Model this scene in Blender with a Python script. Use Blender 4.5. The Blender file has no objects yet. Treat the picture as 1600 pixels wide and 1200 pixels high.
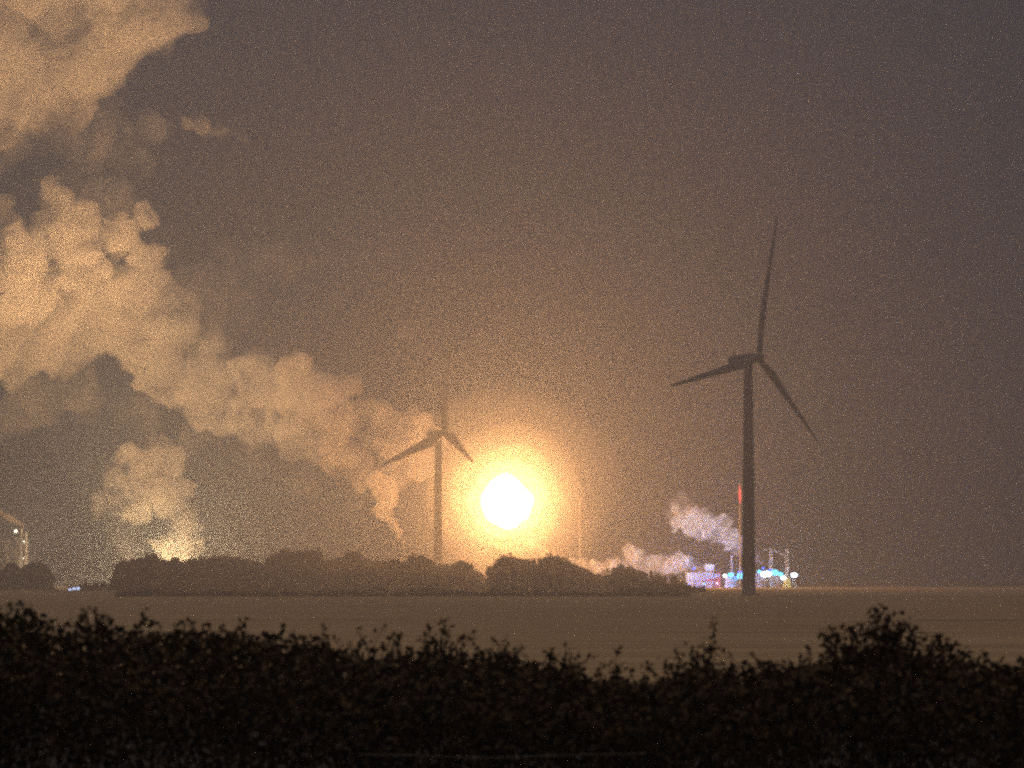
import bpy, bmesh, math, random
import numpy as np
from mathutils import Vector, Matrix, noise as mnoise

random.seed(11)
rng = np.random.default_rng(11)
SC = bpy.context.scene
COL = SC.collection

# ------------------------------------------------------------------ camera
FPX = 5765.0                      # focal length in pixels of a 1600 px wide frame
CAM_Z = 6.0
HOR = 903.0                       # row of the horizon
PITCH = math.atan((HOR - 600.0) / FPX)
cam_d = bpy.data.cameras.new('camera')
cam = bpy.data.objects.new('camera', cam_d)
COL.objects.link(cam)
cam.location = (0, 0, CAM_Z)
cam.rotation_euler = (math.pi / 2 + PITCH, 0, 0)
cam_d.sensor_width = 36.0
cam_d.lens = 36.0 * FPX / 1600.0
cam_d.dof.use_dof = True
cam_d.dof.focus_distance = 1800.0
cam_d.dof.aperture_fstop = 3.6
cam_d.clip_start = 0.5
cam_d.clip_end = 20000.0
SC.camera = cam

# ------------------------------------------------------------------ render, exposure
SC.render.engine = 'CYCLES'
SC.view_settings.view_transform = 'Standard'
SC.view_settings.look = 'None'
SC.view_settings.exposure = 0.0
SC.view_settings.gamma = 1.0
cy = SC.cycles
cy.max_bounces = 8
cy.diffuse_bounces = 2
cy.glossy_bounces = 2
cy.volume_bounces = 6
cy.transparent_max_bounces = 96
cy.use_denoising = False
cy.use_adaptive_sampling = False
cy.adaptive_threshold = 0.02
cy.volume_step_rate = 1.0
cy.volume_max_steps = 256
cy.sample_clamp_indirect = 1.0
cy.sample_clamp_direct = 14.0
cy.pixel_filter_type = 'BLACKMAN_HARRIS'
cy.filter_width = 2.6

HAZE_D, HAZE_G, HAZE_COL = 0.0007, 0.76, (0.47, 0.56, 0.72)
SKY = 0.7
PLUME_FILL_W = 1.3e7
STEAM_W = 7e5
WORKS_W = 2.2e4
FLAME_W = 7.8e6

# ------------------------------------------------------------------ night sky
world = bpy.data.worlds.new('World')
SC.world = world
world.use_nodes = True
wt = world.node_tree
wt.nodes.clear()


def N(t, kind, **kw):
    n = t.nodes.new(kind)
    for k, v in kw.items():
        setattr(n, k, v)
    return n


w_out = N(wt, 'ShaderNodeOutputWorld')
w_bg = N(wt, 'ShaderNodeBackground')
w_tc = N(wt, 'ShaderNodeTexCoord')
w_sep = N(wt, 'ShaderNodeSeparateXYZ')
w_ramp = N(wt, 'ShaderNodeValToRGB')
w_ramp.color_ramp.elements[0].position = 0.0
w_ramp.color_ramp.elements[0].color = (0.060, 0.060, 0.074, 1)
w_ramp.color_ramp.elements[1].position = 0.7
w_ramp.color_ramp.elements[1].color = (0.15, 0.16, 0.20, 1)      # cloud overhead lit from below
e = w_ramp.color_ramp.elements.new(0.22)
e.color = (0.045, 0.055, 0.085, 1)
w_noise = N(wt, 'ShaderNodeTexNoise')
w_noise.inputs['Scale'].default_value = 9.0
w_noise.inputs['Detail'].default_value = 5.0
w_map = N(wt, 'ShaderNodeMapRange')
w_map.inputs['To Min'].default_value = 0.8
w_map.inputs['To Max'].default_value = 1.2
w_mul = N(wt, 'ShaderNodeVectorMath', operation='SCALE')
wt.links.new(w_tc.outputs['Generated'], w_sep.inputs[0])
wt.links.new(w_tc.outputs['Generated'], w_noise.inputs['Vector'])
wt.links.new(w_sep.outputs['Z'], w_ramp.inputs['Fac'])
wt.links.new(w_noise.outputs['Fac'], w_map.inputs['Value'])
wt.links.new(w_ramp.outputs['Color'], w_mul.inputs[0])
wt.links.new(w_map.outputs[0], w_mul.inputs['Scale'])
wt.links.new(w_mul.outputs[0], w_bg.inputs['Color'])
w_bg.inputs['Strength'].default_value = SKY
wt.links.new(w_bg.outputs[0], w_out.inputs['Surface'])


# warm overhead fill lamp added to lift the field, in place of cloud light
sun_d = bpy.data.lights.new('overhead_fill', 'SUN')
sun_d.energy = 0.7
sun_d.angle = math.radians(30.0)
sun_d.color = (1.0, 0.70, 0.42)
sun = bpy.data.objects.new('overhead_fill', sun_d)
COL.objects.link(sun)
sun.rotation_euler = (math.radians(-9.0), math.radians(-4.0), 0.0)


# ------------------------------------------------------------------ helpers
def at(px, py, d):
    """world point seen at pixel (px, py) of the 1600x1200 frame, d metres away"""
    u = (px - 800.0) / FPX
    v = (600.0 - py) / FPX
    c, s = math.cos(PITCH), math.sin(PITCH)
    dy, dz = c - v * s, s + v * c
    k = d / dy
    return Vector((u * k, d, CAM_Z + dz * k))


def ppm(d):
    return FPX / d


def ground_z(x, y):
    r = math.hypot(x, y)
    t = min(1.0, max(0.0, (r - 45.0) / 210.0))
    t = t * t * (3 - 2 * t)
    z = 4.1 * (1 - t) - 0.25 * min(1.0, r / 40.0)
    if r > 300:
        z += 0.5 * (mnoise.noise(Vector((x / 420.0, y / 420.0, 3.0)))) * min(1.0, (r - 300) / 300)
    return z


def tag(o, label=None, cat=None, group=None, kind=None):
    if label: o['label'] = label
    if cat: o['category'] = cat
    if group: o['group'] = group
    if kind: o['kind'] = kind
    return o


def empty(name, loc, label, cat, group=None, rz=0.0):
    o = bpy.data.objects.new(name, None)
    COL.objects.link(o)
    o.location = loc
    o.rotation_euler = (0, 0, rz)
    return tag(o, label, cat, group)


def mesh_obj(name, verts, faces, mat, parent=None, loc=None, smooth=False):
    me = bpy.data.meshes.new(name)
    me.from_pydata([tuple(v) for v in verts], [], faces)
    me.update()
    if smooth:
        me.polygons.foreach_set('use_smooth', [True] * len(me.polygons))
    o = bpy.data.objects.new(name, me)
    if mat: me.materials.append(mat)
    COL.objects.link(o)
    if parent: o.parent = parent
    if loc is not None: o.location = loc
    return o


def bm_obj(name, bm, mat, parent=None, loc=None, smooth=False, bevel=0.0):
    if bevel > 0:
        bmesh.ops.bevel(bm, geom=[e for e in bm.edges if e.calc_face_angle(0) > 0.5], offset=bevel, segments=2, affect='EDGES')
    me = bpy.data.meshes.new(name)
    bmesh.ops.recalc_face_normals(bm, faces=bm.faces)
    bm.to_mesh(me)
    bm.free()
    if smooth:
        me.polygons.foreach_set('use_smooth', [True] * len(me.polygons))
    o = bpy.data.objects.new(name, me)
    if mat: me.materials.append(mat)
    COL.objects.link(o)
    if parent: o.parent = parent
    if loc is not None: o.location = loc
    return o


def add_box(bm, c, s, rot=None):
    m = Matrix.Translation(c)
    if rot is not None: m = m @ rot.to_4x4()
    m = m @ Matrix.Diagonal((s[0], s[1], s[2], 1))
    bmesh.ops.create_cube(bm, size=1.0, matrix=m)


def add_tube(bm, a, b, r0, r1=None, seg=8):
    a, b = Vector(a), Vector(b)
    if r1 is None: r1 = r0
    d = b - a
    q = d.to_track_quat('Z', 'Y').to_matrix().to_4x4()
    m = Matrix.Translation((a + b) / 2) @ q
    bmesh.ops.create_cone(bm, cap_ends=True, segments=seg, radius1=r0, radius2=r1, depth=d.length, matrix=m)


def add_sphere(bm, c, r, sub=2, sc=(1, 1, 1)):
    m = Matrix.Translation(c) @ Matrix.Diagonal((r * sc[0], r * sc[1], r * sc[2], 1))
    bmesh.ops.create_icosphere(bm, subdivisions=sub, radius=1.0, matrix=m)


def add_lathe(bm, prof, seg=24, origin=(0, 0, 0)):
    rings = []
    ox, oy, oz = origin
    for r, z in prof:
        rings.append([bm.verts.new((ox + r * math.cos(2 * math.pi * k / seg), oy + r * math.sin(2 * math.pi * k / seg), oz + z)) for k in range(seg)])
    for a, b in zip(rings[:-1], rings[1:]):
        for k in range(seg):
            bm.faces.new((a[k], a[(k + 1) % seg], b[(k + 1) % seg], b[k]))
    bm.faces.new(rings[0][::-1])
    bm.faces.new(rings[-1])


def copy_tree(o, parent=None):
    c = o.copy()
    COL.objects.link(c)
    if parent: c.parent = parent
    for ch in list(o.children):
        copy_tree(ch, c)
    return c


# ------------------------------------------------------------------ materials
def mat_solid(name, col, rough=0.7, var=0.15, scale=1.0, metallic=0.0, bump=0.0, transl=0.0):
    m = bpy.data.materials.new(name)
    m.use_nodes = True
    t = m.node_tree
    p = t.nodes['Principled BSDF']
    p.inputs['Roughness'].default_value = rough
    p.inputs['Metallic'].default_value = metallic
    tc = N(t, 'ShaderNodeTexCoord')
    nz = N(t, 'ShaderNodeTexNoise')
    nz.inputs['Scale'].default_value = scale
    nz.inputs['Detail'].default_value = 4.0
    t.links.new(tc.outputs['Object'], nz.inputs['Vector'])
    mx = N(t, 'ShaderNodeMix', data_type='RGBA')
    mx.inputs['A'].default_value = tuple(c * (1 - var) for c in col) + (1,)
    mx.inputs['B'].default_value = tuple(min(1, c * (1 + var)) for c in col) + (1,)
    t.links.new(nz.outputs['Fac'], mx.inputs['Factor'])
    t.links.new(mx.outputs['Result'], p.inputs['Base Color'])
    if bump > 0:
        b = N(t, 'ShaderNodeBump')
        b.inputs['Strength'].default_value = bump
        t.links.new(nz.outputs['Fac'], b.inputs['Height'])
        t.links.new(b.outputs[0], p.inputs['Normal'])
    return m


def mat_emit(name, col, strength):
    m = bpy.data.materials.new(name)
    m.use_nodes = True
    t = m.node_tree
    t.nodes.clear()
    o = N(t, 'ShaderNodeOutputMaterial')
    em = N(t, 'ShaderNodeEmission')
    em.inputs['Color'].default_value = tuple(col) + (1,)
    em.inputs['Strength'].default_value = strength
    t.links.new(em.outputs[0], o.inputs['Surface'])
    m.cycles.emission_sampling = 'FRONT' if strength > 400 else 'NONE'
    return m


def mat_volume(name, col, density, aniso=0.0):
    m = bpy.data.materials.new(name)
    m.use_nodes = True
    t = m.node_tree
    t.nodes.clear()
    o = N(t, 'ShaderNodeOutputMaterial')
    v = N(t, 'ShaderNodeVolumePrincipled')
    v.inputs['Color'].default_value = tuple(col) + (1,)
    v.inputs['Density'].default_value = density
    v.inputs['Anisotropy'].default_value = aniso
    t.links.new(v.outputs[0], o.inputs['Volume'])
    m.cycles.homogeneous_volume = True
    return m


def mat_vapour(name, col, dens, scale, lo=0.38, hi=0.62, step=0.22, amb=0.0):
    """steam torn by turbulence: density follows a fractal noise in metres"""
    m = bpy.data.materials.new(name)
    m.use_nodes = True
    t = m.node_tree
    t.nodes.clear()
    o = N(t, 'ShaderNodeOutputMaterial')
    v = N(t, 'ShaderNodeVolumePrincipled')
    v.inputs['Color'].default_value = tuple(col) + (1,)
    tc = N(t, 'ShaderNodeTexCoord')
    nz = N(t, 'ShaderNodeTexNoise')
    nz.inputs['Scale'].default_value = 1.0 / scale
    nz.inputs['Detail'].default_value = 7.0
    nz.inputs['Roughness'].default_value = 0.68
    nz.inputs['Distortion'].default_value = 0.7
    mr = N(t, 'ShaderNodeMapRange', interpolation_type='SMOOTHSTEP')
    mr.inputs['From Min'].default_value = lo
    mr.inputs['From Max'].default_value = hi
    mr.inputs['To Min'].default_value = dens * amb
    mr.inputs['To Max'].default_value = dens
    t.links.new(tc.outputs['Object'], nz.inputs['Vector'])
    t.links.new(nz.outputs['Fac'], mr.inputs['Value'])
    t.links.new(mr.outputs[0], v.inputs['Density'])
    t.links.new(v.outputs[0], o.inputs['Volume'])
    m.cycles.volume_step_rate = step
    return m


M = {}
M['turbine'] = mat_solid('turbine paint', (0.24, 0.235, 0.23), 0.6, 0.12, 0.15)
M['steel'] = mat_solid('dark steel', (0.16, 0.15, 0.14), 0.55, 0.3, 0.4)
M['pale_steel'] = mat_solid('galvanised steel', (0.5, 0.5, 0.5), 0.5, 0.2, 0.4)
M['red_steel'] = mat_solid('red painted steel', (0.45, 0.05, 0.04), 0.5, 0.2, 0.4)
M['yellow_steel'] = mat_solid('yellow painted steel', (0.6, 0.42, 0.08), 0.5, 0.2, 0.4)
M['cladding'] = mat_solid('white cladding', (0.40, 0.42, 0.46), 0.6, 0.08, 0.3)
M['plinth'] = mat_solid('concrete plinth', (0.4, 0.38, 0.35), 0.9, 0.2, 0.5)
M['brick'] = mat_solid('orange brick', (0.5, 0.24, 0.13), 0.9, 0.25, 0.8)
M['roof'] = mat_solid('slate roof', (0.12, 0.11, 0.11), 0.8, 0.3, 0.8)
M['bark'] = mat_solid('bark', (0.07, 0.05, 0.035), 0.95, 0.4, 2.0)
M['crown'] = mat_solid('tree foliage', (0.15, 0.115, 0.055), 0.85, 0.5, 0.25)
M['leaf'] = mat_solid('bramble leaves', (0.095, 0.060, 0.030), 0.75, 0.6, 6.0)
M['leaf_red'] = mat_solid('rusty hawthorn leaves', (0.11, 0.055, 0.026), 0.75, 0.6, 6.0)
M['leaf_green'] = mat_solid('olive leaves', (0.12, 0.10, 0.025), 0.75, 0.6, 6.0)
M['twig'] = mat_solid('twigs', (0.03, 0.022, 0.016), 0.9, 0.4, 8.0)
M['wire'] = mat_solid('galvanised wire', (0.22, 0.20, 0.18), 0.6, 0.2, 5.0, metallic=0.6)
M['flame'] = mat_emit('flare flame', (1.0, 0.62, 0.30), 9.0)
_t = M['flame'].node_tree                       # a flame is thin: light passes through it
_tr = N(_t, 'ShaderNodeBsdfTransparent'); _ad = N(_t, 'ShaderNodeAddShader')
_em = [n for n in _t.nodes if n.type == 'EMISSION'][0]; _ou = [n for n in _t.nodes if n.type == 'OUTPUT_MATERIAL'][0]
_t.links.new(_em.outputs[0], _ad.inputs[0]); _t.links.new(_tr.outputs[0], _ad.inputs[1]); _t.links.new(_ad.outputs[0], _ou.inputs['Surface'])
M['flame'].cycles.emission_sampling = 'NONE'
M['fire'] = mat_emit('ground flare flame', (1.0, 0.66, 0.30), 700.0)
M['lamp_white'] = mat_emit('white floodlight', (0.72, 0.88, 1.0), 24.0)
M['lamp_cyan'] = mat_emit('cyan floodlight', (0.08, 0.60, 1.0), 12.0)
M['lamp_blue'] = mat_emit('blue floodlight', (0.03, 0.12, 1.0), 11.0)
M['lamp_warm'] = mat_emit('warm lamp', (1.0, 0.86, 0.60), 200.0)
M['lamp_red'] = mat_emit('red warning lamp', (1.0, 0.10, 0.07), 5.0)
M['window_blue'] = mat_emit('lit window', (0.55, 0.68, 1.0), 3.5)

for k_ in ('leaf', 'leaf_red', 'leaf_green', 'twig', 'crown', 'bark'):
    M[k_].node_tree.nodes['Principled BSDF'].inputs['Specular IOR Level'].default_value = 0.08

# ------------------------------------------------------------------ ground
m = bpy.data.materials.new('field grass')
m.use_nodes = True
t = m.node_tree
p = t.nodes['Principled BSDF']
p.inputs['Roughness'].default_value = 0.95
tc = N(t, 'ShaderNodeTexCoord')
mp = N(t, 'ShaderNodeMapping')
mp.inputs['Scale'].default_value = (0.012, 0.12, 0.02)
nz = N(t, 'ShaderNodeTexNoise')
nz.inputs['Scale'].default_value = 1.0
nz.inputs['Detail'].default_value = 8.0
rp = N(t, 'ShaderNodeValToRGB')
rp.color_ramp.elements[0].position = 0.35
rp.color_ramp.elements[0].color = (0.34, 0.23, 0.105, 1)
rp.color_ramp.elements[1].position = 0.65
rp.color_ramp.elements[1].color = (0.56, 0.39, 0.19, 1)
t.links.new(tc.outputs['Object'], mp.inputs['Vector'])
t.links.new(mp.outputs[0], nz.inputs['Vector'])
t.links.new(nz.outputs['Fac'], rp.inputs['Fac'])
t.links.new(rp.outputs[0], p.inputs['Base Color'])
M['grass'] = m


def sheet(name, xs, ys, dz, mat, zf=ground_z):
    verts, faces = [], []
    for y in ys:
        for x in xs:
            verts.append((x, y, zf(x, y) + dz))
    nx = len(xs)
    for j in range(len(ys) - 1):
        for i in range(nx - 1):
            a = j * nx + i
            faces.append((a, a + 1, a + 1 + nx, a + nx))
    return mesh_obj(name, verts, faces, mat, smooth=True)


def spaced(a, b, n, p=1.0):
    return [a + (b - a) * (k / n) ** p for k in range(n + 1)]


gx = sorted(set([-x for x in spaced(0, 3900, 60, 2.2)] + spaced(0, 3900, 60, 2.2)))
gy = spaced(0, -240, 12, 1.5)[:0:-1] + spaced(0, 6900, 150, 2.0)
tag(sheet('ground', gx, gy, 0, M['grass']), kind='structure')


def band_patch(name, x0, x1, y0, y1, col, dz, var=0.2, n=24, slope=0.0):
    mm = mat_solid(name + ' surface', col, 0.95, var, 0.05)
    xs = spaced(x0, x1, n)
    verts, faces = [], []
    for k, x in enumerate(xs):
        sh = slope * (x - x0)
        jit = (y1 - y0) * 0.10
        for q, y in enumerate((y0, (y0 + y1) / 2, y1)):
            yy = y + sh + jit * mnoise.noise(Vector((x / 60.0, q * 7.0, y0)))
            verts.append((x, yy, ground_z(x, yy) + dz))
    for k in range(n):
        a = k * 3
        faces += [(a, a + 3, a + 4, a + 1), (a + 1, a + 4, a + 5, a + 2)]
    o = mesh_obj(name, verts, faces, mm, smooth=True)
    tag(o, kind='structure')
    return o


band_patch('stubble_field', 120, 900, 1560, 3200, (0.68, 0.58, 0.28), 0.12)
band_patch('farm_track', 95, 900, 1300, 1352, (0.72, 0.64, 0.36), 0.20)
band_patch('field_path', 60, 420, 545, 556, (0.66, 0.52, 0.26), 0.10)
tag(sheet('verge', spaced(-70, 70, 70), spaced(5, 90, 60), 0.05, mat_solid('verge grass', (0.02, 0.014, 0.008), 0.95, 0.4, 1.5)), kind='structure')


# ------------------------------------------------------------------ wind turbines
def blade_bm(length, root_r):
    """blade along +Z, chord along X, thickness along Y"""
    bm = bmesh.new()
    seg = 14
    rings = []
    for s in [0, 0.02, 0.06, 0.12, 0.2, 0.3, 0.42, 0.55, 0.68, 0.8, 0.9, 0.96, 0.99, 1.0]:
        if s < 0.2:
            k = s / 0.2
            chord = root_r * (2.0 + 1.5 * k * k * (3 - 2 * k))
            th = root_r * (2.0 - 0.9 * k)
        else:
            k = (s - 0.2) / 0.8
            chord = root_r * (3.5 - 2.75 * k)
            th = root_r * (1.1 * (1 - k) + 0.12)
        if s > 0.95:
            chord *= max(0.08, 1 - ((s - 0.95) / 0.05) ** 2 * 0.9)
        tw = math.radians(14 * (1 - s) ** 2)
        ring = []
        for q in range(seg):
            a = 2 * math.pi * q / seg
            x = chord * 0.5 * math.cos(a) + chord * 0.18 * min(1, s / 0.2)
            y = th * 0.5 * math.sin(a) * (1 + 0.35 * math.cos(a) * -1)
            x, y = x * math.cos(tw) - y * math.sin(tw), x * math.sin(tw) + y * math.cos(tw)
            ring.append(bm.verts.new((x, y + 0.02 * length * s * s, s * length)))
        rings.append(ring)
    for a, b in zip(rings[:-1], rings[1:]):
        for q in range(seg):
            bm.faces.new((a[q], a[(q + 1) % seg], b[(q + 1) % seg], b[q]))
    bm.faces.new(rings[0][::-1])
    bm.faces.new(rings[-1])
    return bm


def wind_turbine(base, hub_h, R, theta, label, yaw=45.0, r_base=2.5, r_top=1.6, scale=1.0, lens=(1, 1, 1), chord_k=1.0):
    root = empty('wind_turbine', base, label, 'wind turbine', 'wind turbines standing in the fields')
    bm = bmesh.new()
    top = hub_h - 1.8 * scale
    prof = [(r_base * 1.02, 0.0), (r_base * 1.02, 0.8)]
    for k in range(0, 13):
        f = k / 12
        prof.append((r_base + (r_top - r_base) * f, 0.8 + (top - 0.8) * f))
    add_lathe(bm, prof, 32)
    bm_obj('tower', bm, M['turbine'], root, smooth=True)
    bm = bmesh.new()
    add_lathe(bm, [(r_base * 1.7, -0.6), (r_base * 1.7, 0.2), (r_base * 1.25, 0.45)], 24)
    bm_obj('foundation', bm, M['plinth'], root)
    # nacelle axis: yaw about Z, hub towards +x side
    ya = math.radians(yaw)
    tilt = math.radians(5.0)
    ax = Vector((math.sin(ya) * math.cos(tilt), -math.cos(ya) * math.cos(tilt), math.sin(tilt)))
    side = Vector((math.cos(ya), math.sin(ya), 0))
    up = ax.cross(side) * -1
    if up.z < 0: up = -up
    F = Matrix((side, -ax, up)).transposed().to_4x4()      # local x = side, -y = axis, z = up
    c = Vector((0, 0, hub_h))
    s = scale
    bm = bmesh.new()
    mat = Matrix.Translation(c) @ F
    # body as lofted rounded box along local y
    st = [(-3.4, 1.25, 1.35, 0.0), (-2.6, 1.7, 1.75, 0.0), (0.0, 1.9, 1.95, 0.05), (4.0, 1.9, 1.9, 0.1), (7.5, 1.75, 1.6, 0.25), (8.4, 1.4, 1.2, 0.35)]
    rings = []
    for y, hw, hh, dz in st:
        ring = []
        for q in range(20):
            a = 2 * math.pi * q / 20
            ca, sa = math.cos(a), math.sin(a)
            x = hw * math.copysign(abs(ca) ** 0.5, ca)
            z = hh * math.copysign(abs(sa) ** 0.5, sa) + dz
            ring.append(bm.verts.new(mat @ (Vector((x, y, z)) * s)))
        rings.append(ring)
    for a, b in zip(rings[:-1], rings[1:]):
        for q in range(20):
            bm.faces.new((a[q], a[(q + 1) % 20], b[(q + 1) % 20], b[q]))
    bm.faces.new(rings[0]); bm.faces.new(rings[-1][::-1])
    nac = bm_obj('nacelle', bm, M['turbine'], root, smooth=True)
    bm = bmesh.new()
    add_tube(bm, mat @ (Vector((0.5, 7.0, 1.8)) * s), mat @ (Vector((0.5, 7.0, 3.6)) * s), 0.10 * s)
    add_tube(bm, mat @ (Vector((-0.2, 7.0, 3.3)) * s), mat @ (Vector((1.2, 7.0, 3.3)) * s), 0.10 * s)
    bm_obj('wind_vane', bm, M['steel'], nac)
    hc = c + ax * 4.9 * s
    bm = bmesh.new()
    bmh = Matrix.Translation(hc) @ ax.to_track_quat('Z', 'Y').to_matrix().to_4x4()
    add_lathe(bm, [(1.5 * s, -1.6 * s), (1.75 * s, -0.8 * s), (1.75 * s, 0.6 * s), (1.4 * s, 1.6 * s), (0.7 * s, 2.3 * s), (0.1 * s, 2.5 * s)], 24)
    bmesh.ops.transform(bm, matrix=bmh, verts=bm.verts)
    bm_obj('hub', bm, M['turbine'], root, smooth=True)
    for k in range(3):
        a = math.radians(theta + 120 * k)
        d = up * math.cos(a) + side * math.sin(a)
        bm = blade_bm(R * lens[k] - 1.0 * s, 1.0 * s * chord_k)
        # chord mostly along rotor plane
        chord = ax.cross(d).normalized()
        Bm = Matrix((chord, ax, d)).transposed().to_4x4()
        bmesh.ops.transform(bm, matrix=Matrix.Translation(hc + d * 1.0 * s) @ Bm, verts=bm.verts)
        bm_obj('blade', bm, M['turbine'], root, smooth=True)
    return root


D1, D2 = 1325.0, 2120.0
b1 = at(1167, 0, D1); b1.z = ground_z(b1.x, D1)
hub1 = at(1167, 561, D1)
wind_turbine(b1, hub1.z - b1.z, 55.6, 16.0, 'largest wind turbine, dark against the sky, standing before the blue floodlights', lens=(1, 0.74, 0.92))
b2 = at(685.5, 0, D2); b2.z = ground_z(b2.x, D2)
hub2 = at(685.5, 677, D2)
wind_turbine(b2, hub2.z - b2.z, 56.5, 8.7, 'smaller hazy wind turbine just left of the bright flare, foot hidden by trees', r_base=2.9, r_top=1.9, lens=(1.06, 0.5, 1), chord_k=1.75)

# ------------------------------------------------------------------ gas flare
D3 = 2250.0
fp = at(795, 0, D3); fp.z = ground_z(fp.x, D3)
tip_z = at(795, 826, D3).z - fp.z
fl = empty('flare_stack', fp, 'slim gas flare stack with a huge white hot flame above the trees', 'flare stack')
bm = bmesh.new()
add_lathe(bm, [(1.4, 0), (1.4, 3), (0.95, 4), (0.85, tip_z - 2), (1.15, tip_z - 1.8), (1.15, tip_z)], 16)
bm_obj('stack', bm, M['steel'], fl, smooth=True)
for a in range(3):
    bm = bmesh.new()
    ca, sa = math.cos(a * 2.094), math.sin(a * 2.094)
    add_tube(bm, (0.5 * ca, 0.5 * sa, tip_z * 0.8), (14 * ca, 14 * sa, 0), 0.06)
    bm_obj('guy_wire', bm, M['steel'], fl)
bm = bmesh.new()
# flame: a lumpy ball of fire, narrow at the burner
prof = []
H = 35.0
for k in range(0, 19):
    f = k / 18
    r = 15.5 * math.sin(math.pi * f ** 0.86) ** 0.62 + 0.15
    if f < 0.2: r *= 0.45 + 0.55 * (f / 0.2) ** 0.8
    prof.append((r, f * H))
add_lathe(bm, prof, 20)
for v in bm.verts:
    n = mnoise.noise(v.co * 0.12)
    n2 = mnoise.noise(v.co * 0.30 + Vector((5, 5, 5)))
    k = v.co.z / H
    v.co.x *= 1 + 0.16 * n + 0.08 * n2
    v.co.y *= 1 + 0.16 * n + 0.08 * n2
    v.co.x += 2.0 * n * k - 1.5 * k
flm = bm_obj('flame', bm, M['flame'], fl, loc=(-0.5, 0, tip_z - 1.0), smooth=True)
ld = bpy.data.lights.new('flame_light', 'POINT')
ld.color = (1.0, 0.41, 0.115); ld.energy = FLAME_W; ld.shadow_soft_size = 13.0
lo = bpy.data.objects.new('flame_light', ld); COL.objects.link(lo); lo.parent = fl; lo.location = (-1, 0, tip_z + 17.5)
# halo vapour shells added round the flame to make its soft halo
for r, dn in ((23.0, 0.0036), (33.0, 0.0022), (46.0, 0.0012), (66.0, 0.0006)):
    bm = bmesh.new()
    add_sphere(bm, (0, 0, 0), r, 4)
    for v in bm.verts:
        v.co *= 1 + 0.22 * mnoise.noise(v.co / r * 1.3 + Vector((r, 0, 0))) + 0.08 * mnoise.noise(v.co / r * 3.5)
    bm_obj('halo_vapour', bm, mat_volume('halo vapour', (0.95, 0.93, 0.9), dn, 0.3), fl, loc=(-1, 0, tip_z + 17.5), smooth=True)

# second slim stack right of the flare
D3b = 2440.0
sp = at(905, 0, D3b); sp.z = ground_z(sp.x, D3b)
st = empty('chimney', sp, 'thin faint orange lit chimney standing alone a little right of the bright flare', 'chimney')
h = at(905, 778, D3b).z - sp.z
bm = bmesh.new()
add_lathe(bm, [(0.95, 0), (0.75, h * 0.5), (0.55, h - 1), (0.65, h - 0.8), (0.65, h)], 16)
bm_obj('shaft', bm, M['plinth'], st, smooth=True)
for z in (h * 0.45, h * 0.8):
    bm = bmesh.new()
    add_lathe(bm, [(1.5, z), (1.5, z + 0.25)], 16)
    bm_obj('platform', bm, M['steel'], st)


# ------------------------------------------------------------------ steam, as billowing hulls
def puff_mesh(name, circles, D, dens, col, parent=None, voxel=2.5, kids=9, grand=4, seed=1, depth=0.9, disp=0.5, aniso=0.0, tear=0.0, step=0.22, lo=0.37, hi=0.70):
    R = random.Random(seed)
    bm = bmesh.new()
    k0 = ppm(D)

    def rdir():
        while True:
            v = Vector((R.uniform(-1, 1), R.uniform(-1, 1), R.uniform(-1, 1)))
            if 0.1 < v.length < 1: return v.normalized()
    for cc in circles:
        px, py, r = cc[:3]
        dd = cc[3] if len(cc) > 3 else 0.0
        c = at(px, py, D + dd)
        r = r / k0
        c.y += R.uniform(-0.35, 0.35) * r
        add_sphere(bm, c, r * 0.80, 2, (1, depth, 1))
        for _ in range(kids):
            v = rdir()
            r1 = r * R.uniform(0.28, 0.46)
            c1 = c + Vector((v.x, v.y * depth, v.z)) * r * 0.72
            add_sphere(bm, c1, r1, 2)
            for _ in range(grand):
                v2 = rdir()
                r2 = r1 * R.uniform(0.32, 0.55)
                if r2 < voxel * 0.7: continue
                add_sphere(bm, c1 + v2 * r1 * 0.85, r2, 1)
    cen = at(circles[0][0], circles[0][1], D)
    bmesh.ops.translate(bm, verts=bm.verts, vec=-cen)
    o = bm_obj(name, bm, None)
    o.location = cen
    md = o.modifiers.new('r', 'REMESH')
    md.mode = 'VOXEL'
    md.voxel_size = voxel
    md.adaptivity = 0.0
    dg = bpy.context.evaluated_depsgraph_get()
    ev = o.evaluated_get(dg)
    me = bpy.data.meshes.new_from_object(ev)
    o.modifiers.clear()
    old = o.data
    o.data = me
    bpy.data.meshes.remove(old)
    # turbulent displacement of the hull
    n = len(me.vertices)
    co = np.empty(n * 3); me.vertices.foreach_get('co', co); co = co.reshape(-1, 3)
    s1, s2 = voxel * 5.5, voxel * 2.2
    out = co.copy()
    for i in range(n):
        q = Vector(co[i])
        a = mnoise.noise_vector(q / s1) * voxel * 2.6 * disp + mnoise.noise_vector(q / s2 + Vector((7, 7, 7))) * voxel * 1.2 * disp
        out[i] += a
    me.vertices.foreach_set('co', out.ravel())
    me.update()
    me.materials.append(mat_vapour(name + ' vapour', col, dens, tear, lo, hi, step=step) if tear else mat_volume(name + ' vapour', col, dens, aniso))
    if parent:
        o.parent = parent
        o.location = cen - parent.location
    return o


WHITE = (0.97, 0.97, 0.97)
DP = 2480.0
root_p = at(600, 760, DP)
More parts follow.
